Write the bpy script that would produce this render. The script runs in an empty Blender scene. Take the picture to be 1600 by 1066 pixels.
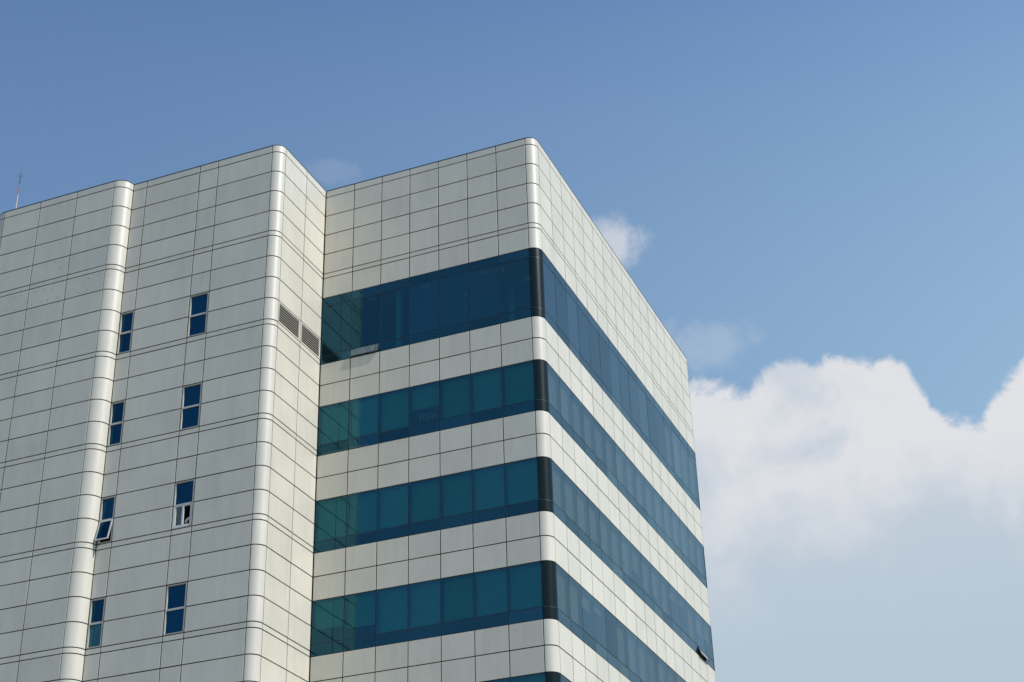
import bpy, math, random
from mathutils import Vector, Matrix, Euler
random.seed(7)
S = bpy.context.scene
col = S.collection
R = math.radians
ZR = 38.72                                   # roof height above the ground

# ------------------------------------------------------------------ camera
cd = bpy.data.cameras.new('camera'); cam = bpy.data.objects.new('camera', cd); col.objects.link(cam)
S.camera = cam
cd.sensor_width = 36.0; cd.lens = 2523.1 / 1600 * 36.0
cd.clip_start = .1; cd.clip_end = 20000
yaw, pitch, roll = -0.377, 0.5081, -0.0313
cy_, sy_, cp_, sp_ = math.cos(yaw), math.sin(yaw), math.cos(pitch), math.sin(pitch)
fwd = Vector((sy_ * cp_, cy_ * cp_, sp_)); rgt = Vector((cy_, -sy_, 0)); up_ = rgt.cross(fwd)
r2 = math.cos(roll) * rgt + math.sin(roll) * up_; u2 = -math.sin(roll) * rgt + math.cos(roll) * up_
m = Matrix((r2, u2, -fwd)).transposed().to_4x4(); m.translation = Vector((17.9516, -47.3273, ZR - 37.1189))
cam.matrix_world = m

# ------------------------------------------------------------------ light
SUN = Vector((0.70, -0.10, 0.707)).normalized()
sl = bpy.data.lights.new('sun', 'SUN'); sun = bpy.data.objects.new('sun', sl); col.objects.link(sun)
sl.energy = 4.2; sl.angle = R(.53); sl.color = (1.0, .96, .90)
sun.rotation_euler = SUN.to_track_quat('Z', 'Y').to_euler()
S.view_settings.view_transform = 'Standard'; S.view_settings.look = 'None'
S.view_settings.exposure = 0; S.view_settings.gamma = 1; S.view_settings.use_curve_mapping = False
S.cycles.max_bounces = 10; S.cycles.diffuse_bounces = 4; S.cycles.glossy_bounces = 5
S.cycles.transparent_max_bounces = 16; S.cycles.transmission_bounces = 6
S.cycles.sample_clamp_indirect = 20.0; S.cycles.blur_glossy = 1.0
S.cycles.use_denoising = True

# ------------------------------------------------------------------ node helper
class NG:
    def __init__(s, tree): s.t = tree; s.n = tree.nodes; s.l = tree.links
    def new(s, ty, **kw):
        o = s.n.new(ty)
        for k, v in kw.items(): setattr(o, k, v)
        return o
    def put(s, sock, v):
        if isinstance(v, bpy.types.NodeSocket): s.l.new(v, sock)
        elif v is not None: sock.default_value = v
    def M(s, op, a, b=None, c=None, clamp=False):
        o = s.new('ShaderNodeMath', operation=op, use_clamp=clamp)
        s.put(o.inputs[0], a); s.put(o.inputs[1], b)
        if c is not None: s.put(o.inputs[2], c)
        return o.outputs[0]
    def noise(s, vec, scale, detail=4, rough=.5, dist=0):
        o = s.new('ShaderNodeTexNoise'); s.put(o.inputs['Vector'], vec)
        o.inputs['Scale'].default_value = scale; o.inputs['Detail'].default_value = detail
        o.inputs['Roughness'].default_value = rough; o.inputs['Distortion'].default_value = dist
        return o.outputs['Fac']
    def mix(s, f, a, b, mode='MIX'):
        o = s.new('ShaderNodeMix', data_type='RGBA', blend_type=mode); s.put(o.inputs[0], f)
        s.put(o.inputs[6], a); s.put(o.inputs[7], b); return o.outputs[2]
    def rng(s, v, a, b, c=0., d=1., smooth=True):
        o = s.new('ShaderNodeMapRange', interpolation_type='SMOOTHSTEP' if smooth else 'LINEAR')
        s.put(o.inputs[0], v)
        for i, k in enumerate((a, b, c, d)): o.inputs[i + 1].default_value = k
        return o.outputs[0]

# ------------------------------------------------------------------ sky and clouds (all by direction, infinitely far)
W = bpy.data.worlds.new('World'); S.world = W; W.use_nodes = True
g = NG(W.node_tree); g.n.clear()
TINT = (1.16, 1.46, 1.74, 1)
sky = g.new('ShaderNodeTexSky', sky_type='NISHITA', sun_disc=False)
sky.sun_elevation = math.asin(SUN.z); sky.sun_rotation = math.atan2(SUN.x, SUN.y)
sky.altitude = 30; sky.air_density = 1.0; sky.dust_density = .5; sky.ozone_density = 1.6
tc = g.new('ShaderNodeTexCoord'); D = tc.outputs['Generated']
sep = g.new('ShaderNodeSeparateXYZ'); g.l.new(D, sep.inputs[0])
az = g.M('MULTIPLY', g.M('ARCTAN2', sep.outputs[0], sep.outputs[1]), 57.2958)
el = g.M('MULTIPLY', g.M('ARCSINE', sep.outputs[2]), 57.2958)
n1 = g.noise(D, 9, 6, .62); n2 = g.noise(D, 42, 10, .64, .3); n3 = g.noise(D, 16, 5, .55, .4)
nn = g.M('ADD', g.M('MULTIPLY', g.M('SUBTRACT', n1, .5), .9), g.M('MULTIPLY', g.M('SUBTRACT', n2, .5), 1.7))
def blob(a, e, ra, re, asrc=None):
    x = g.M('DIVIDE', g.M('SUBTRACT', asrc or az, a), ra); y = g.M('DIVIDE', g.M('SUBTRACT', el, e), re)
    return g.M('SUBTRACT', 1.0, g.M('ADD', g.M('MULTIPLY', x, x), g.M('MULTIPLY', y, y)))
F = None
for b in [(-14.5, 22.6, 6.5, 4.7), (-10.6, 24.0, 2.6, 3.9), (-8.9, 24.0, 3.0, 3.7), (-6.9, 24.1, 1.55, 3.25), (-6.1, 23.0, 1.7, 2.6),
          (-4.9, 20.8, 2.8, 4.4), (-.9, 22.6, 3.6, 4.2), (5.5, 20.5, 4.6, 4.4), (13, 13, 6, 5), (-9, 17, 9, 7), (-18, 19, 8, 6), (-30, 16, 10, 7)]:
    v = blob(*b); F = v if F is None else g.M('SMOOTH_MAX', F, v, .12)
dens = g.rng(g.M('ADD', F, g.M('MULTIPLY', nn, .50)), -.05, .22)
# small puff and wisps
def soft(b, amp, lo, hi):
    return g.M('MULTIPLY', g.rng(g.M('ADD', blob(*b), g.M('MULTIPLY', nn, 1.6)), lo, hi), amp)
dens2 = g.M('MAXIMUM', soft((-17.4, 32.4, 2.0, 1.05), .70, -.1, 1.3), soft((-13.9, 28.6, 2.6, 1.1), .22, .0, 1.2))
dens2 = g.M('MAXIMUM', dens2, soft((-28.9, 35.0, 1.6, .6), .09, .0, 1.0))
# the same kind of broken cumulus goes on round the rest of the sky, lower down
gl = g.M('ADD', g.M('MULTIPLY', g.M('SUBTRACT', g.noise(D, 3.2, 8, .58), .5), 5.0), g.M('DIVIDE', g.M('SUBTRACT', 17.0, el), 16.0))
away = g.rng(g.M('ABSOLUTE', g.M('ADD', az, 20.0)), 50, 66)
densg = g.M('MULTIPLY', g.rng(gl, 0.0, .55), g.M('MULTIPLY', away, .85))
dens = g.M('MAXIMUM', g.M('MAXIMUM', dens, dens2), densg)
# air: paler towards the horizon
base = g.mix(1.0, sky.outputs[0], TINT, 'MULTIPLY')
SK = 10.0                                     # 1 / background strength
dp = g.new('ShaderNodeVectorMath', operation='DOT_PRODUCT'); g.l.new(D, dp.inputs[0]); dp.inputs[1].default_value = SUN
base = g.mix(1.0, base, g.rng(dp.outputs['Value'], .0, .32, .86, 1.03, False), 'MULTIPLY')
haze = g.M('MULTIPLY', g.rng(el, 43, 22, 0.05, .97, False), g.rng(dp.outputs['Value'], -.10, .40, .25, 1.0, False))
base = g.mix(haze, base, (.42 * SK, .615 * SK, .73 * SK, 1))
lit = g.rng(g.M('ADD', g.M('MULTIPLY', g.M('SUBTRACT', n3, .5), 3.4), g.M('DIVIDE', g.M('SUBTRACT', el, 24.0), 9.0)), -.6, .5)
ccol = g.mix(lit, (.58 * SK, .64 * SK, .71 * SK, 1), (.80 * SK, .79 * SK, .805 * SK, 1))
ccol = g.mix(g.rng(el, 25.0, 16.5, 0, .86), ccol, (.475 * SK, .575 * SK, .665 * SK, 1))
fin = g.mix(g.M('MULTIPLY', dens, .90), base, ccol)
fin = g.mix(g.rng(el, 21.0, 13, 0, .85), fin, (.455 * SK, .57 * SK, .66 * SK, 1))
fin = g.mix(g.rng(el, 13, 1, 0, .8), fin, (.60 * SK, .63 * SK, .62 * SK, 1))
below = g.rng(el, -1.0, 0.5)
fin = g.mix(below, (.2 * SK, .21 * SK, .22 * SK, 1), fin)
bg = g.new('ShaderNodeBackground'); g.l.new(fin, bg.inputs[0]); bg.inputs[1].default_value = 1 / SK
wo = g.new('ShaderNodeOutputWorld'); g.l.new(bg.outputs[0], wo.inputs[0])

# ------------------------------------------------------------------ materials
def mat(name):
    k = bpy.data.materials.new(name); k.use_nodes = True
    q = NG(k.node_tree); b = q.n['Principled BSDF']; return k, q, b
def simple(name, c, rough=.5, metal=0., spec=.5, var=.06, scale=3):
    k, q, b = mat(name); t = q.new('ShaderNodeTexCoord')
    n = q.noise(t.outputs['Object'], scale, 5, .6)
    f = q.rng(n, .3, .7, 1 - var, 1 + var)
    o = q.new('ShaderNodeVectorMath', operation='SCALE'); o.inputs[0].default_value = c; q.l.new(f, o.inputs['Scale'])
    q.l.new(o.outputs[0], b.inputs['Base Color'])
    b.inputs['Roughness'].default_value = rough; b.inputs['Metallic'].default_value = metal
    b.inputs['Specular IOR Level'].default_value = spec
    return k
def panel_mat(name, c, rough, stain_glow=1.0):
    k, q, b = mat(name)
    geo = q.new('ShaderNodeNewGeometry'); P = geo.outputs['Position']
    oi = q.new('ShaderNodeObjectInfo')
    mp = q.new('ShaderNodeMapping'); q.l.new(P, mp.inputs[0]); mp.inputs['Scale'].default_value = (4.0, 4.0, .45)
    streak = q.noise(mp.outputs[0], 1.0, 6, .65)
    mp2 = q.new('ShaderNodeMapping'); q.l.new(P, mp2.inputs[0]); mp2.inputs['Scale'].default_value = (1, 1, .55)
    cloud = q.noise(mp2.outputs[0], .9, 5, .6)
    fine = q.noise(P, 22, 4, .7)
    f = q.M('ADD', q.rng(streak, .38, .75, 1.0 + .012 * stain_glow, 1.0 - .055 * stain_glow), q.rng(cloud, .3, .7, -.05, .04))
    f = q.M('ADD', f, q.rng(fine, .3, .7, -.012, .012))
    f = q.M('ADD', f, q.M('MULTIPLY', q.M('SUBTRACT', oi.outputs['Random'], .5), .07))
    o = q.new('ShaderNodeVectorMath', operation='SCALE'); o.inputs[0].default_value = c; q.l.new(f, o.inputs['Scale'])
    warm = q.rng(cloud, .45, .75, 0, .14 * stain_glow)  # warm tint in the colour stands in for sun thrown back by the glass
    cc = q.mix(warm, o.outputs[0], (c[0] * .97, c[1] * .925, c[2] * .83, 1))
    q.l.new(cc, b.inputs['Base Color'])
    b.inputs['Roughness'].default_value = rough; b.inputs['Specular IOR Level'].default_value = .5
    bump = q.new('ShaderNodeBump'); bump.inputs['Strength'].default_value = .12; bump.inputs['Distance'].default_value = .02
    q.l.new(q.noise(P, 1.4, 3, .5), bump.inputs['Height']); q.l.new(bump.outputs[0], b.inputs['Normal'])
    return k
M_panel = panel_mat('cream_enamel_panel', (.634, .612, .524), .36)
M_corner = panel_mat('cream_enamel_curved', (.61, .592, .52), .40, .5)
M_joint = simple('joint_sealant', (.012, .013, .012), .85)
M_frame = simple('window_aluminium', (.50, .50, .47), .4)
M_reveal = simple('weathered_frame', (.40, .385, .34), .55)
M_mull = simple('dark_mullion', (.018, .032, .045), .45)
M_dark = simple('dark_curved_cladding', (.001, .010, .014), .30, 0, .22)
M_trim = simple('bright_trim', (.35, .36, .36), .35, .6)
M_slat = simple('louvre_grey', (.40, .385, .335), .6)
M_black = simple('vent_inside', (.012, .012, .012), .9)
M_conc = simple('concrete', (.16, .15, .14), .85)
M_ceil = simple('ceiling_tile', (.14, .14, .14), .9)
M_blind = simple('roller_fabric_sunlit', (.60, .37, .39), .9)  # blind fabric with the sunny-side tone put into its colour
M_blind2 = simple('roller_fabric_shaded', (.08, .60, .62), .9)  # same fabric for the front, its shade tone put into the colour
M_roof = simple('roof_membrane', (.25, .25, .25), .9)
M_red = simple('red_paint', (.30, .12, .10), .5)
M_white = simple('white_paint', (.72, .70, .68), .5)
M_iron = simple('dark_iron', (.05, .05, .055), .5)
M_mast = simple('faded_mast_paint', (.50, .42, .40), .6)
M_pale = simple('pale_plastic', (.75, .76, .76), .5)
M_hole = simple('hole_shadow', (.07, .068, .06), .9)
M_ground = simple('paving', (.13, .125, .115), .9, 0, .3, .2, .15)

def glass_mat(name, f0, tr, dust=.0, p=4.9):
    k = bpy.data.materials.new(name); k.use_nodes = True
    q = NG(k.node_tree); q.n.clear()
    lw = q.new('ShaderNodeLayerWeight'); lw.inputs['Blend'].default_value = .5
    fz = q.M('POWER', lw.outputs['Facing'], p)
    oi = q.new('ShaderNodeObjectInfo'); vr = q.new('ShaderNodeVectorMath', operation='SCALE'); vr.inputs[0].default_value = f0
    q.l.new(q.rng(oi.outputs['Random'], 0, 1, .82, 1.18, False), vr.inputs['Scale'])
    fz = q.M('MULTIPLY', fz, q.rng(oi.outputs['Random'], 0, 1, .90, 1.10, False))
    F_ = q.mix(fz, vr.outputs[0], (.84, .90, 1, 1))
    gl_ = q.new('ShaderNodeBsdfGlossy'); gl_.inputs['Roughness'].default_value = .0
    q.l.new(F_, gl_.inputs['Color'])
    inv = q.mix(1.0, (1, 1, 1, 1), F_, 'SUBTRACT')
    tcol = q.mix(1.0, inv, (*tr, 1), 'MULTIPLY')
    tp = q.new('ShaderNodeBsdfTransparent'); q.l.new(tcol, tp.inputs[0])
    ad = q.new('ShaderNodeAddShader'); q.l.new(gl_.outputs[0], ad.inputs[0]); q.l.new(tp.outputs[0], ad.inputs[1])
    geo = q.new('ShaderNodeNewGeometry')
    bp = q.new('ShaderNodeBump'); bp.inputs['Strength'].default_value = .05; bp.inputs['Distance'].default_value = .02
    q.l.new(q.noise(geo.outputs['Position'], .8, 2, .5), bp.inputs['Height']); q.l.new(bp.outputs[0], gl_.inputs['Normal'])
    out = q.new('ShaderNodeOutputMaterial')
    df = q.new('ShaderNodeBsdfDiffuse'); df.inputs[0].default_value = (.35, .36, .34, 1)
    mx = q.new('ShaderNodeMixShader')
    q.l.new(q.rng(q.noise(geo.outputs['Position'], 1.1, 7, .7), .5, .8, .0 + dust, .012 + dust * 2), mx.inputs[0])
    q.l.new(ad.outputs[0], mx.inputs[1]); q.l.new(df.outputs[0], mx.inputs[2])
    q.l.new(mx.outputs[0], out.inputs[0])
    return k
M_glass = glass_mat('blue_coated_glass', (.018, .058, .088), (.50, .60, .575))
M_glass2 = glass_mat('blue_window_glass', (.008, .044, .078), (.25, .45, .55))
M_clear = glass_mat('plain_glass', (.08, .09, .09), (.75, .82, .80), 0, 4)
M_dirty = glass_mat('dusty_glass', (.016, .070, .095), (.46, .62, .58), .05)
M_dusty = glass_mat('dusty_open_glass', (.10, .14, .18), (.40, .45, .48), .05)
M_spandrel = M_glass

# ------------------------------------------------------------------ objects
def link(name, me, parent=None, loc=None, rotz=0, kind=None, label=None):
    o = bpy.data.objects.new(name, me); col.objects.link(o)
    if parent: o.parent = parent
    if loc is not None: o.location = loc
    if rotz: o.rotation_euler.z = rotz
    if kind: o['kind'] = kind
    if label: o['label'] = label
    return o
class MB:
    def __init__(s): s.v = []; s.f = []
    def quadbox(s, x0, y0, z0, x1, y1, z1, T=None):
        b = len(s.v)
        P = [(x0, y0, z0), (x1, y0, z0), (x1, y1, z0), (x0, y1, z0), (x0, y0, z1), (x1, y0, z1), (x1, y1, z1), (x0, y1, z1)]
        s.v += [tuple(T @ Vector(p)) if T else p for p in P]
        s.f += [tuple(b + i for i in q) for q in ((0, 3, 2, 1), (4, 5, 6, 7), (0, 1, 5, 4), (1, 2, 6, 5), (2, 3, 7, 6), (3, 0, 4, 7))]
    def mesh(s, name, mt):
        me = bpy.data.meshes.new(name); me.from_pydata(s.v, [], s.f); me.materials.append(mt); me.update(); return me
_cache = {}
def panel_mesh(w, h, t, mt, ch=.004):        # front faces -Y at y=0, chamfered rim, body behind
    key = (round(w, 3), round(h, 3), t, mt.name)
    if key not in _cache:
        v = [(ch, 0, ch), (w - ch, 0, ch), (w - ch, 0, h - ch), (ch, 0, h - ch),
             (0, ch, 0), (w, ch, 0), (w, ch, h), (0, ch, h), (0, t, 0), (w, t, 0), (w, t, h), (0, t, h)]
        f = [(0, 1, 2, 3)] + [(4 + i, 4 + (i + 1) % 4, (i + 1) % 4, i) for i in range(4)] \
            + [(8 + i, 8 + (i + 1) % 4, 4 + (i + 1) % 4, 4 + i) for i in range(4)] + [(11, 10, 9, 8)]
        me = bpy.data.meshes.new('panel'); me.from_pydata(v, [], f); me.materials.append(mt); me.update(); _cache[key] = me
    return _cache[key]
def arc_mesh(r, h, t, mt, a0=-90, a1=0, n=16, gap=.01):  # curved panel about the origin
    key = ('arc', round(r, 3), round(h, 3), t, mt.name, a0, a1)
    if key in _cache: return _cache[key]
    v = []; f = []; g0 = math.degrees(gap / r)
    A = [R(a0 + g0 + (a1 - a0 - 2 * g0) * i / n) for i in range(n + 1)]
    ch = .004
    for a in A:
        c, s = math.cos(a), math.sin(a)
        for rr, z in ((r, ch), (r, h - ch), (r - ch, h), (r - t, h), (r - t, 0), (r - ch, 0)): v.append((rr * c, rr * s, z))
    for i in range(n):
        for k in range(6):
            a, b = i * 6 + k, i * 6 + (k + 1) % 6; f.append((b, a, a + 6, b + 6))
    f.append(tuple(range(6))); f.append(tuple(n * 6 + k for k in reversed(range(6))))
    me = bpy.data.meshes.new('curved'); me.from_pydata(v, [], f); me.materials.append(mt)
    for p in me.polygons: p.use_smooth = len(p.vertices) == 4
    me.update()
    try: me.set_sharp_from_angle(angle=R(30))
    except Exception: pass
    _cache[key] = me; return me

bld = bpy.data.objects.new('office_building', None); col.objects.link(bld)
bld['label'] = 'cream panel-clad office building with rounded corners and ribbons of blue glass'
bld['category'] = 'building'

# ------------------------------------------------------------------ levels
h, nb, c0 = .9, .2111, .3163
FH = 4 * h + nb
def Z(f, j): return ZR - c0 - f * FH - j * h
G = .037                                      # joint width
w = 1.2253; r = .3914
WW = 8.636; yP = -3.2159; rw = .389; yW = yP - rw
xa, xb, xc, xd = -11.424, -12.254, -14.698, -15.337
PL = .530; xp = -15.859; yL = yW - .535
xe, xf, xg = -17.621, -19.387, -21.151
Dd = 19.9027

# view-based size of a panel, for choosing which are single parts
CAMP = Vector((17.9516, -47.3273, ZR - 37.1189))
def pix(p):
    d = Vector(p) - CAMP; zc = d.dot(fwd); return (800 + 2523.1 * d.dot(r2) / zc, 533 - 2523.1 * d.dot(u2) / zc)
def vis_area(pts):
    q = [pix(p) for p in pts]
    cl = [(min(max(x, 0), 1600), min(max(y, 0), 1066)) for x, y in q]
    return abs(sum(cl[i][0] * cl[(i + 1) % 4][1] - cl[(i + 1) % 4][0] * cl[i][1] for i in range(4))) / 2
flat = []                                     # (area, loc, rotz, w, h)
def face(origin, rotz, x0, x1, z0, z1):       # a cladding cell; x runs along the face
    T = Matrix.Translation(origin) @ Matrix.Rotation(rotz, 4, 'Z')
    pts = [T @ Vector(p) for p in ((x0, 0, z0), (x1, 0, z0), (x1, 0, z1), (x0, 0, z1))]
    loc = T @ Vector((x0 + G / 2, 0, z0 + G / 2))
    flat.append((vis_area(pts), loc, rotz, x1 - x0 - G, z1 - z0 - G))
back = MB()
def backing(origin, rotz, x0, x1, z0, z1):
    T = Matrix.Translation(origin) @ Matrix.Rotation(rotz, 4, 'Z')
    back.quadbox(x0, .027, z0, x1, .17, z1, T)

F_O = Vector((0, 0, 0)); S_O = Vector((r, 0, 0))              # front: world x; side: rot 90, x -> +Y, so face at x=r
R90 = math.pi / 2
rows_all = [(ZR - c0, ZR)] + [x for f in range(0, 6) for x in
            [(Z(f, j + 1), Z(f, j)) for j in range(4)] + [(Z(f + 1, 0), Z(f, 4))]]
def is_glass(z0, z1):
    for b in range(1, 6):
        t = Z(1, 1) if b == 1 else Z(b, 2)
        if z1 <= t + .01 and z0 >= Z(b + 1, 0) - .01: return True
    return False
main_cols = [-WW + .014] + [-w * k for k in range(6, -1, -1)]
side_cols = [r + (Dd - r) / 16 * k for k in range(17)]
for (z0, z1) in rows_all:
    if is_glass(z0, z1): continue
    for a, b in zip(main_cols, main_cols[1:]): face(F_O, 0, a, b, z0, z1)
    for a, b in zip(side_cols, side_cols[1:]): face(S_O, R90, a, b, z0, z1)
    backing(F_O, 0, -WW + .014, 0, z0, z1); backing(S_O, R90, r, Dd, z0, z1)
# wing side (facing +X), with the two vents
wing_side = [yP, -1.5561, -.014]
W_S = Vector((-WW, 0, 0))
vent_row = (Z(1, 4), Z(1, 3))
for (z0, z1) in rows_all:
    if abs(z1 - vent_row[1]) < .01: continue
    for a, b in zip(wing_side, wing_side[1:]): face(W_S, R90, a, b, z0, z1)
    backing(W_S, R90, yP, .0, z0, z1)
# wing front and left block
wcols = [xd + .012, xc, xb, xa, -WW - rw]
W_F = Vector((0, yW, 0)); L_F = Vector((0, yL, 0))
def win_cell(i, z0, z1):
    if i not in (0, 2): return False
    return any(z1 <= Z(f, 2) + .01 and z0 >= Z(f, 4) - .01 for f in range(1, 6))
for (z0, z1) in rows_all:
    for i, (a, b) in enumerate(zip(wcols, wcols[1:])):
        if win_cell(i, z0, z1): continue
        face(W_F, 0, a, b, z0, z1); backing(W_F, 0, a, b, z0, z1)
    for a, b in ((xg, xf), (xf, xe), (xe, xp)): face(L_F, 0, a, b, z0, z1)
    backing(L_F, 0, xg, xp, z0, z1)

def is_strip(hh): return hh < .25
plates = [p for p in flat if p[4] > .35]
plates.sort(key=lambda p: -p[0])
for p in plates[:300]:
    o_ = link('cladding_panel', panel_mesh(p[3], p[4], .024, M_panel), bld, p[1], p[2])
    n_ = Matrix.Rotation(p[2], 3, 'Z') @ Vector((0, -1, 0)); o_.location += n_ * random.uniform(-.0015, .0015)
    o_.rotation_euler = (R(random.uniform(-.12, .12)), 0, p[2] + R(random.uniform(-.10, .10)))
rest = MB()
for p in plates[300:]:
    rest.quadbox(0, 0, 0, p[3], .024, p[4], Matrix.Translation(p[1]) @ Matrix.Rotation(p[2], 4, 'Z'))
# plain lower storeys, out of the picture, joined
zb = Z(6, 0)
zz = zb; lowglass = MB()
for f in range(6, 10):
    zt = Z(f, 0)
    for (O, rz, x0, x1) in ((F_O, 0, -WW + .014, 0), (S_O, R90, r, Dd)):
        T = Matrix.Rotation(rz, 4, 'Z'); T = Matrix.Translation(O) @ T
        k = 7 if rz == 0 else 16
        for i in range(k):
            xx0 = x0 + (x1 - x0) / k * i; xx1 = xx0 + (x1 - x0) / k
            for j in (0, 1): rest.quadbox(xx0 + G / 2, 0, zt - h * (j + 1) + G / 2, xx1 - G / 2, .024, zt - h * j - G / 2, T)
            lowglass.quadbox(xx0 + .008, .012, Z(f + 1, 0) + .008, xx1 - .008, .02, zt - 2 * h - .008, T)
    for (O, rz, xs) in ((W_S, R90, [yP, -1.5561, 0]), (W_F, 0, wcols), (L_F, 0, [xg, xf, xe, xp])):
        T = Matrix.Translation(O) @ Matrix.Rotation(rz, 4, 'Z')
        for a, b in zip(xs, xs[1:]):
            for j in range(4): rest.quadbox(a + G / 2, 0, zt - h * (j + 1) + G / 2, b - G / 2, .024, zt - h * j - G / 2, T)
            rest.quadbox(a + G / 2, 0, Z(f + 1, 0) + G / 2, b - G / 2, .024, Z(f, 4) - G / 2, T)
backing(F_O, 0, -WW + .014, 0, 0, zb); backing(S_O, R90, r, Dd, 0, zb); backing(W_S, R90, yP, 0, 0, zb)
backing(W_F, 0, wcols[0], wcols[-1], 0, zb); backing(L_F, 0, xg, xp, 0, zb)
# left side and the backs, plain
yB = Dd + r; xL = xg - .53
rest.quadbox(xL, yW, 0, xL + .05, yB, ZR); rest.quadbox(xL + .05, yB - .05, 0, 0, yB, ZR)
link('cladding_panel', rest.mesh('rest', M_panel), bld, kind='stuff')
link('lower_glazing', lowglass.mesh('lowglass', M_glass), bld, kind='stuff')
# narrow strips and coping pieces, singly
for p in flat:
    if p[4] <= .35:
        nm = 'trim_strip' if is_strip(p[4]) else 'coping_panel'
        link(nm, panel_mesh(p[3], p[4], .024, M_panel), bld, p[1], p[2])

# ------------------------------------------------------------------ rounded corners
def core(cx, cy, rad, z0, z1, a0, a1):
    n = 10; b = len(back.v)
    ring = [(cx, cy)] + [(cx + rad * math.cos(R(a0 + (a1 - a0) * i / n)), cy + rad * math.sin(R(a0 + (a1 - a0) * i / n))) for i in range(n + 1)]
    k = len(ring)
    for z in (z0, z1): back.v += [(x, y, z) for x, y in ring]
    back.f.append(tuple(b + i for i in reversed(range(k)))); back.f.append(tuple(b + k + i for i in range(k)))
    for i in range(k): j = (i + 1) % k; back.f.append((b + i, b + j, b + k + j, b + k + i))
def corner(cx, cy, rad, a0, a1, glazed=False, gap=.017):
    for (z0, z1) in rows_all:
        if glazed and is_glass(z0, z1): continue
        nm = 'curved_trim_strip' if z1 - z0 < .25 else ('curved_coping_panel' if z1 == ZR else 'curved_corner_panel')
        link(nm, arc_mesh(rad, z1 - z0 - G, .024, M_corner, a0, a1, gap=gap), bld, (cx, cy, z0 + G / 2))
    core(cx, cy, rad - .028, 0, ZR - .01, a0, a1)
corner(0, r, r, -90, 0, True); corner(-WW - rw, yP, rw, -90, 0)
corner(xp, yW, PL, -90, 0, gap=.012); corner(xg, yL + .53, .53, -180, -90)
corner(0, Dd, r, 0, 90, True)
low = MB()
for f in range(6, 10):
    for (cx, cy, rad, a0, a1) in ((0, r, r, -90, 0), (-WW - rw, yP, rw, -90, 0), (xp, yW, PL, -90, 0), (xg, yL + .53, .53, -180, -90)):
        for j in range(4):
            me = arc_mesh(rad, h - G, .024, M_corner, a0, a1, gap=.01)
            link_v = [(v.co.x + cx, v.co.y + cy, v.co.z + Z(f, j + 1) + G / 2) for v in me.vertices]
            b = len(low.v); low.v += link_v; low.f += [tuple(b + i for i in p.vertices) for p in me.polygons]
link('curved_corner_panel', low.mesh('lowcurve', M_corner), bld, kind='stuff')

# dark metal flashing along the roof edge
fm = MB(); t_ = .016
fm.quadbox(-WW + .014, -.006, ZR - .004, 0, .22, ZR + t_)
fm.quadbox(xd + .012, yW - .006, ZR - .004, -WW - rw, yW + .22, ZR + t_); fm.quadbox(xg, yL - .006, ZR - .004, xp, yL + .22, ZR + t_)
fm.quadbox(r - .22, r, ZR - .004, r + .006, Dd, ZR + t_); fm.quadbox(-WW - .22, yP, ZR - .004, -WW + .006, -.014, ZR + t_)
link('roof_flashing', fm.mesh('flashing', M_iron), bld)
for cx, cy, rad, a0, a1 in ((0, r, r, -90, 0), (-WW - rw, yP, rw, -90, 0), (xp, yW, PL, -90, 0), (xg, yL + .53, .53, -180, -90)):
    link('curved_flashing', arc_mesh(rad + .006, .020, .20, M_iron, a0, a1, gap=.001), bld, (cx, cy, ZR - .004))
# ------------------------------------------------------------------ glass ribbons
TOPSUB = .378
def band(b):
    top = Z(1, 1) if b == 1 else Z(b, 2); bot = Z(b + 1, 0)
    sub = bot + (.365 if b == 1 else .42)
    return top, sub, bot
def glass_mesh(w_, h_, mt=M_glass): return panel_mesh(w_, h_, .008, mt, .002)
gj = .028
_fr = {}
def bay_frame_mesh(W_, H_, subz, topz, side):
    key = (round(W_, 3), round(H_, 3), round(subz, 3), side)
    if key in _fr: return _fr[key]
    m_ = MB(); d0, d1 = .010, .115
    m_.quadbox(-.028, d0 + .012, 0, .028, d1, H_)                          # one upright at the left seam
    m_.quadbox(.028, d0 + .012, subz - .022, W_ - .028, d1, subz + .022)      # transom
    m_.quadbox(.028, d0 + .012, 0, W_ - .028, d1, .035); m_.quadbox(.028, d0 + .012, H_ - .035, W_ - .028, d1, H_)
    if topz: m_.quadbox(.028, d0 + .012, topz - .018, W_ - .028, d1, topz + .018)
    _fr[key] = m_.mesh('bay', M_mull); return _fr[key]
def sash_frame(W_, H_, t=.03, fw=.025, mt=M_mull):
    m_ = MB()
    m_.quadbox(0, 0, -H_, W_, t, -H_ + fw); m_.quadbox(0, 0, -fw, W_, t, 0)
    m_.quadbox(0, 0, -H_ + fw, fw, t, -fw); m_.quadbox(W_ - fw, 0, -H_ + fw, W_, t, -fw)
    return m_.mesh('sash', mt)
_bl = {}
def blind_mesh(W_, H_, mt=None):
    mt = mt or M_blind; key = (round(W_, 3), round(H_, 3), mt.name)
    if key in _bl: return _bl[key]
    m_ = MB(); m_.quadbox(0, 0, 0, W_, .004, H_); m_.quadbox(-.01, -.012, -.03, W_ + .01, .016, 0); m_.quadbox(-.02, -.03, H_, W_ + .02, .04, H_ + .06)
    _bl[key] = m_.mesh('blind', mt); return _bl[key]
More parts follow.
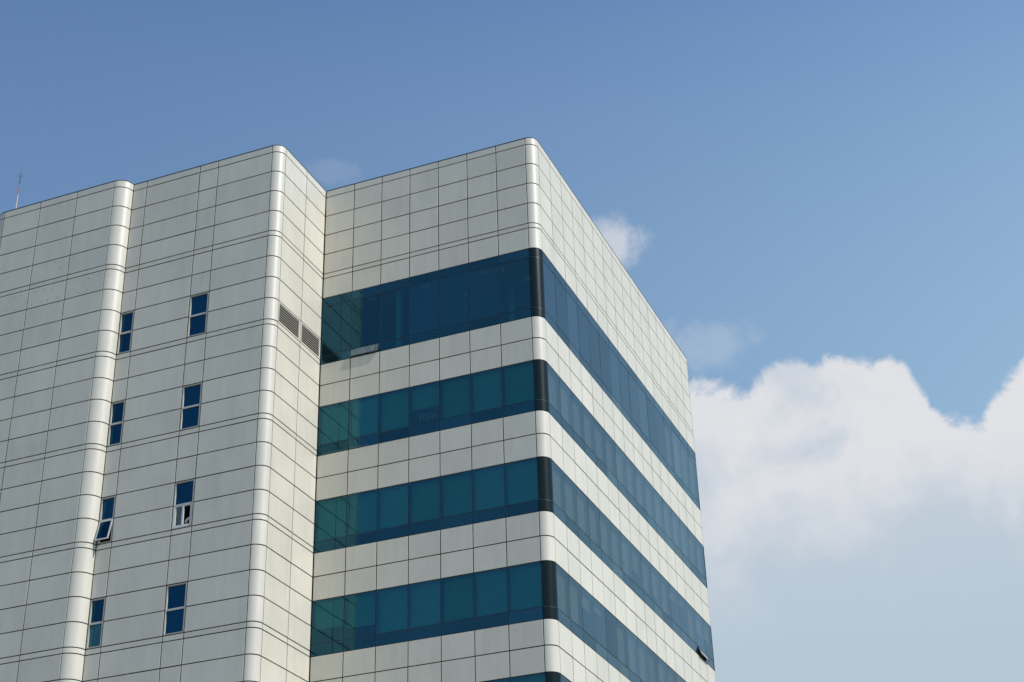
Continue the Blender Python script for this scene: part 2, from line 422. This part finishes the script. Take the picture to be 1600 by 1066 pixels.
# how far each blind is drawn (1 = fully down, 0 = open)
FRONT = {1: [0] * 7, 2: [1, .97, 1, .55, 1, 1, 1], 3: [1] * 7, 4: [.62, .72, 1, 1, 1, 1, 1], 5: [1, .9, 1, 1, 1, .7, 1]}
SIDE = {1: [0] * 12 + [.98, 1, 1, .98],
        2: [1, 1, 1, .97, 1, 1, 1, 1, .97, 1, 1, 1, .9, 1, 1, 1],
        3: [1, 1, 1, 1, .97, 1, 1, .55, .8, .7, .95, .25, .15, 1, .5, .45],
        4: [1, 1, .33, .15, 0, .95, 1, .97, 1, 1, .9, 1, 1, .8, 1, 1],
        5: [1, .9, 1, 1, 1, 1, .6, 1, 1, 1, 1, 1, 1, 1, 1, 1]}
OPEN = {('F', 1, 1): 11, ('S', 3, 14): 21}
for b in range(1, 6):
    top, sub, bot = band(b); H_ = top - bot
    for key, O, rz, cols, bl in (('F', F_O, 0, main_cols, FRONT[b]), ('S', S_O, R90, side_cols, SIDE[b])):
        T = Matrix.Translation(O) @ Matrix.Rotation(rz, 4, 'Z')
        for i, (a, e) in enumerate(zip(cols, cols[1:])):
            W_ = e - a
            wdw = link('window', bay_frame_mesh(W_, H_, sub - bot, (H_ - TOPSUB) if b == 1 else 0, key), bld, T @ Vector((a, 0, bot)), rz)
            zt = H_ - gj / 2
            if b == 1:
                link('upper_pane', glass_mesh(W_ - gj, TOPSUB - gj), wdw, (gj / 2, .008, H_ - TOPSUB + gj / 2)); zt = H_ - TOPSUB - gj / 2
            g1 = link('window_pane', glass_mesh(W_ - gj, zt - (sub - bot) - gj / 2), wdw, (gj / 2, .008, sub - bot + gj / 2))
            g1.rotation_euler = (R(random.uniform(-.12, .12)), 0, R(random.uniform(-.18, .18)))
            if (key, b, i) in OPEN:
                ang = OPEN[(key, b, i)]
                sh = sub - bot - .012
                sf = link('open_sash', sash_frame(W_ - .02, sh), wdw, (.01, .0, sub - bot), label='top-hung vent sash pushed open below the main pane')
                sf.rotation_euler = (R(-ang), 0, 0)
                link('sash_pane', panel_mesh(W_ - .07, sh - .05, .008, M_dusty, .002), sf, (.025, .004, -sh + .025))
            else:
                link('lower_pane', glass_mesh(W_ - gj, sub - bot - gj, M_dirty if (key == 'S' and random.random() < .2) else M_glass), wdw, (gj / 2, .008, gj / 2))
            k = bl[i]
            if k > 0:
                full = zt - (sub - bot) - .10
                hh = max(.12, full * k)
                link('roller_blind', blind_mesh(W_ - .10, hh, M_blind2 if key == 'F' else M_blind), wdw, (.05, .15, zt - .06 - hh))
    # dark curved piece on both round corners
    for cy, a0, a1 in ((r, -90, 0), (Dd, 0, 90)):
        zs = [bot, sub] + ([top - TOPSUB] if b == 1 else []) + [top]
        for z0, z1 in zip(zs, zs[1:]):
            link('curved_dark_panel', arc_mesh(r + .003, z1 - z0 - .012, .03, M_dark, a0, a1, gap=.004), bld, (0, cy, z0 + .006))
        for z in zs[1:-1]: link('curved_trim_line', arc_mesh(r - .004, .012, .02, M_trim, a0, a1, gap=.004), bld, (0, cy, z - .006))

# paper notes taped inside one pane of the second ribbon
nt = MB(); nt.quadbox(0, 0, 0, .055, .002, .034); nm_ = nt.mesh('note', M_pale)
wn = [o for o in bld.children if o.name.startswith('window') and abs(o.location.x + 4 * w) < .01 and abs(o.location.z - band(2)[2]) < .01][0]
for k in range(22):
    rr_ = k // 6; cc_ = k % 6
    if random.random() < .15: continue
    n_ = link('paper_note', nm_, wn, (.42 + cc_ * .125 + random.uniform(-.03, .03), .03, .56 + rr_ * .075 + random.uniform(-.012, .012)))
    n_.rotation_euler.y = random.uniform(-.3, .3)
# ------------------------------------------------------------------ vents on the wing side
vz0, vz1 = vent_row
for i, (a, e) in enumerate(zip(wing_side, wing_side[1:])):
    W_ = e - a - G; H_ = vz1 - vz0 - G
    l_, r_, t_, b_ = (.05, .10, .05, .045) if i == 0 else (.06, .07, .05, .045)
    f_ = MB(); d = .05
    f_.quadbox(0, 0, 0, l_, d, H_); f_.quadbox(W_ - r_, 0, 0, W_, d, H_)
    f_.quadbox(l_, 0, 0, W_ - r_, d, b_); f_.quadbox(l_, 0, H_ - t_, W_ - r_, d, H_)
    v_ = link('air_vent', f_.mesh('ventframe', M_panel), bld, (-WW, a + G / 2, vz0 + G / 2), R90)
    bb = MB(); bb.quadbox(l_ - .01, .10, b_ - .01, W_ - r_ + .01, .12, H_ - t_ + .01); link('vent_back', bb.mesh('vb', M_black), v_)
    ow, oh = W_ - l_ - r_, H_ - t_ - b_
    n = 8; me = None
    for k in range(n):
        if me is None:
            s_ = MB(); T = Matrix.Rotation(R(-42), 4, 'X')
            s_.quadbox(0, -.008, -.036, ow - .004, .000, .036, T); s_.quadbox(0, -.034, -.036, ow - .004, -.026, -.012); me = s_.mesh('slat', M_slat)
        link('slat', me, v_, (l_ + .002, .045, b_ + oh * (k + .5) / n))
backing(W_S, R90, yP, yP + .03, vz0, vz1); backing(W_S, R90, -.03, 0, vz0, vz1); backing(W_S, R90, -1.5561 - .03, -1.5561 + .03, vz0, vz1)

# ------------------------------------------------------------------ wing windows
def frame_mesh(W_, H_, fw, d, mt, mid=None, mw=.05, y0=0):
    m_ = MB()
    m_.quadbox(0, y0, 0, fw, y0 + d, H_); m_.quadbox(W_ - fw, y0, 0, W_, y0 + d, H_)
    m_.quadbox(fw, y0, 0, W_ - fw, y0 + d, fw); m_.quadbox(fw, y0, H_ - fw, W_ - fw, y0 + d, H_)
    if mid is not None: m_.quadbox(fw, y0, mid - mw / 2, W_ - fw, y0 + d, mid + mw / 2)
    return m_.mesh('frame', mt)
slide = None
for i, (a, e) in ((0, (wcols[0], wcols[1])), (2, (wcols[2], wcols[3]))):
    W_ = e - a - G
    for f in range(1, 6):
        z0, z1 = Z(f, 4), Z(f, 2); H_ = z1 - z0 - G
        wd = link('window', frame_mesh(W_, H_, .045, .12, M_frame, H_ / 2, .07, .012), bld, (a + G / 2, yW, z0 + G / 2))
        link('window_lining', frame_mesh(W_ - .004, H_ - .004, .030, .010, M_reveal), wd, (.002, .001, .002))
        pw, ph = W_ - .09, H_ / 2 - .08
        link('window_pane', panel_mesh(pw, ph, .008, M_glass2, .002), wd, (.045, .06, H_ / 2 + .035))
        back.quadbox(a - .02, yW + .9, z0 - .1, e + .02, yW + .95, z1 + .1)
        if (i, f) == (0, 3):
            sh = H_ / 2 - .075
            sf = link('open_sash', sash_frame(pw + .05, sh, .035, .045, M_frame), wd, (.02, -.004, H_ / 2 - .02), label='pale framed sash tilted out at the bottom')
            sf.rotation_euler = (R(-13), 0, 0)
            link('sash_pane', panel_mesh(pw - .03, sh - .08, .008, M_glass2, .002), sf, (.04, .010, -sh + .04))
        elif (i, f) == (2, 3):
            hh = H_ / 2 - .08
            m_ = MB(); fw = .06
            pw2 = pw
            m_.quadbox(0, 0, 0, fw, .06, hh); m_.quadbox(pw2 - fw, 0, 0, pw2, .06, hh)
            m_.quadbox(fw, 0, 0, pw2 - fw, .06, fw + .02); m_.quadbox(fw, 0, hh - .03, pw2 - fw, .06, hh)
            m_.quadbox(pw2 / 2 - .035, -.004, fw + .02, pw2 / 2 + .035, .05, hh - .03)
            sf = link('sliding_sash', m_.mesh('slid', M_white), wd, (.045, .02, .045), label='white two-light sliding sash with its right half open')
            link('sliding_pane', panel_mesh(pw2 / 2 - .10, hh - .12, .006, M_clear, .001), sf, (fw + .002, .03, fw + .022))
        else:
            link('lower_pane', panel_mesh(pw, ph, .008, M_dirty if (i, f) in ((0, 4),) else M_glass2, .002), wd, (.045, .06, .045))
back.quadbox(-WW - .025, .03, 0, -WW + .05, .165, ZR - .012); back.quadbox(xd - .035, yW + .03, 0, xd + .03, yW + .165, ZR - .012)
link('wall_backing', back.mesh('wall_backing', M_joint), bld)

# old sign anchor holes on the left block
px = [(370,708),(412,700),(233,745),(275,735),(452,798),(343,828),(487,835),(272,846),(376,862),(168,875),(226,902),(122,932),(603,911),(546,928),(490,940),(430,953),(593,985),(538,1000),(487,1015),(420,1030),(362,973),(317,990),(277,998),(217,1008),(134,1035),(88,1047),(48,1058),(352,1048),(293,1062)]
px = [(x * .2533, 200 + y * .2533) for x, y in px] + [(x * .2533, 460 + y * .2533) for x, y in [(352,22),(293,35),(255,45),(134,63),(196,62),(84,78),(40,88),(36,100),(48,30),(80,18),(134,5)]]
hm = MB()
for x, y in px:
    d = fwd + r2 * ((x - 800) / 2523.1) - u2 * ((y - 533) / 2523.1)
    p = CAMP + d * ((yL - CAMP.y) / d.y); rr = random.uniform(.011, .020); b = len(hm.v)
    for k in range(8): hm.v.append((p.x + rr * math.cos(k * math.pi / 4), yL - .003, p.z + rr * math.sin(k * math.pi / 4)))
    for k in range(8): hm.v.append((p.x + rr * .8 * math.cos(k * math.pi / 4), yL + .002, p.z + rr * .8 * math.sin(k * math.pi / 4)))
    hm.f.append(tuple(b + k for k in range(8)))
    for k in range(8): hm.f.append((b + k, b + 8 + k, b + 8 + (k + 1) % 8, b + (k + 1) % 8))
link('anchor_hole', hm.mesh('holes', M_hole), bld, kind='stuff')

# ------------------------------------------------------------------ roof, slabs, inner walls
rf = MB()
rf.quadbox(-WW, .2, ZR - .9, r - .2, yB - .2, ZR - .6); rf.quadbox(xL + .06, yP, ZR - .9, -WW - .2, yB - .2, ZR - .6)
rf.quadbox(xg, yL + .2, ZR - .9, xp, yP, ZR - .6)
link('roof_slab', rf.mesh('roof', M_roof), bld)
fl = MB()
for f in range(1, 10):
    zc = Z(f, 0) + .1
    if f == 1: zc = Z(1, 1) + .12
    fl.quadbox(-WW + .2, .19, zc - .3 + .42, r - .19, Dd, zc + .42 + .1)
fl2 = MB()
for f in range(2, 11):
    fl2.quadbox(-WW + .2, .19, Z(f, 0) - .25, r - .19, Dd, Z(f, 0) + .02)
for f in range(1, 10):
    t = Z(1, 1) if f == 1 else Z(f, 2)
    fl2.quadbox(-WW + .2, .19, t + .03, r - .19, Dd, t + .05)
link('floor_slab', fl2.mesh('slabs', M_ceil), bld)
iw = MB(); iw.quadbox(-WW + .2, 6, 0, -6, 6.2, ZR - 1); iw.quadbox(-6.2, 6.2, 0, -6, Dd, ZR - 1)
for y in (6.1, 12.0): iw.quadbox(-6, y, 0, -.4, y + .12, ZR - 1)
link('inner_wall', iw.mesh('inner', M_conc), bld)

# interior of the top office floor: pillars and pale discs added as glints in the glass
pl = MB(); pl.quadbox(-.09, -.09, 0, .09, .09, 3.0); plm = pl.mesh('pillar', M_blind2)
link('inner_column', plm, bld, (-5.62, .62, Z(2, 0) + .02))
link('inner_column', plm, bld, (-1.7, 2.4, Z(2, 0) + .02))
ds = MB(); n = 14
ds.v = [(.17 * math.cos(2 * math.pi * k / n), .17 * math.sin(2 * math.pi * k / n), z) for z in (-.05, 0) for k in range(n)]
ds.f = [tuple(reversed(range(n))), tuple(range(n, 2 * n))] + [(k, (k + 1) % n, n + (k + 1) % n, n + k) for k in range(n)]
dm = ds.mesh('disc', M_white)
for (x, y) in ((-6.85, .75), (-4.6, .75), (-2.1, .75), (-1.5, .9), (-3.4, 1.9), (-.8, 1.9)):
    link('pale_ceiling_disc', dm, bld, (x, y, Z(1, 1) - .02))
# ------------------------------------------------------------------ ground
gm = MB(); gm.v = [(-4000, -4000, 0), (4000, -4000, 0), (4000, 4000, 0), (-4000, 4000, 0)]; gm.f = [(0, 1, 2, 3)]
gr = link('ground', gm.mesh('ground', M_ground)); gr['kind'] = 'structure'

# ------------------------------------------------------------------ lightning rod
def tube(m_, x0, z0, r0, x1, z1, r1, y0=0, y1=0, n=10):
    b = len(m_.v); d = Vector((x1 - x0, y1 - y0, z1 - z0)).normalized(); a = d.orthogonal().normalized(); c = d.cross(a)
    for (P, rr) in ((Vector((x0, y0, z0)), r0), (Vector((x1, y1, z1)), r1)):
        for k in range(n):
            t = 2 * math.pi * k / n; m_.v.append(tuple(P + (a * math.cos(t) + c * math.sin(t)) * rr))
    m_.f += [(b + k, b + (k + 1) % n, b + n + (k + 1) % n, b + n + k) for k in range(n)]
    m_.f += [tuple(b + k for k in reversed(range(n))), tuple(b + n + k for k in range(n))]
rod = bpy.data.objects.new('lightning_rod', None); col.objects.link(rod); rod.location = (-21.28, -3.4, ZR - .6)
rod['label'] = 'thin red and white lightning rod on the roof at the far left corner'; rod['category'] = 'lightning rod'
m_ = MB(); m_.quadbox(-.12, -.12, 0, .12, .12, .03); link('base_plate', m_.mesh('bp', M_iron), rod)
zs = [(.03, 1.45, .028, .025, M_mast, 'mast_section'), (1.45, 1.95, .024, .022, M_mast, 'mast_section'), (1.95, 2.50, .021, .018, M_red, 'mast_section'), (2.50, 2.85, .020, .020, M_iron, 'mast_head')]
for z0, z1, ra, rb, mt, nm in zs:
    m_ = MB(); tube(m_, 0, z0, ra, 0, z1, rb); link(nm, m_.mesh(nm, mt), rod)
m_ = MB(); tube(m_, 0, 2.85, .012, .0, 3.28, .004); link('air_terminal', m_.mesh('tip', M_iron), rod)
m_ = MB()
for k in range(4):
    t = k * math.pi / 2 + .5; tube(m_, 0, 2.84, .008, .15 * math.cos(t), 2.94, .003, 0, .15 * math.sin(t), 6)
link('side_spike', m_.mesh('spikes', M_iron), rod)

# pale object in the open half of the sliding window
hm = MB(); P = []
for k in range(9):
    t = math.pi * (.05 + .62 * k / 8); P.append((-.13 * math.cos(t) * 1.1, .0, .17 * math.sin(t)))
for k in range(8):
    rr0 = .042; tube(hm, P[k][0], P[k][2], rr0, P[k + 1][0], P[k + 1][2], rr0)
zz = Z(3, 4)
ho = link('curved_hose', hm.mesh('hose', M_pale), None, (-11.60, yW + .10, zz + .19))
for p in ho.data.polygons: p.use_smooth = len(p.vertices) == 4
ho['label'] = 'pale curved tube-like object just inside the open right half of the white sliding window'; ho['category'] = 'hose'
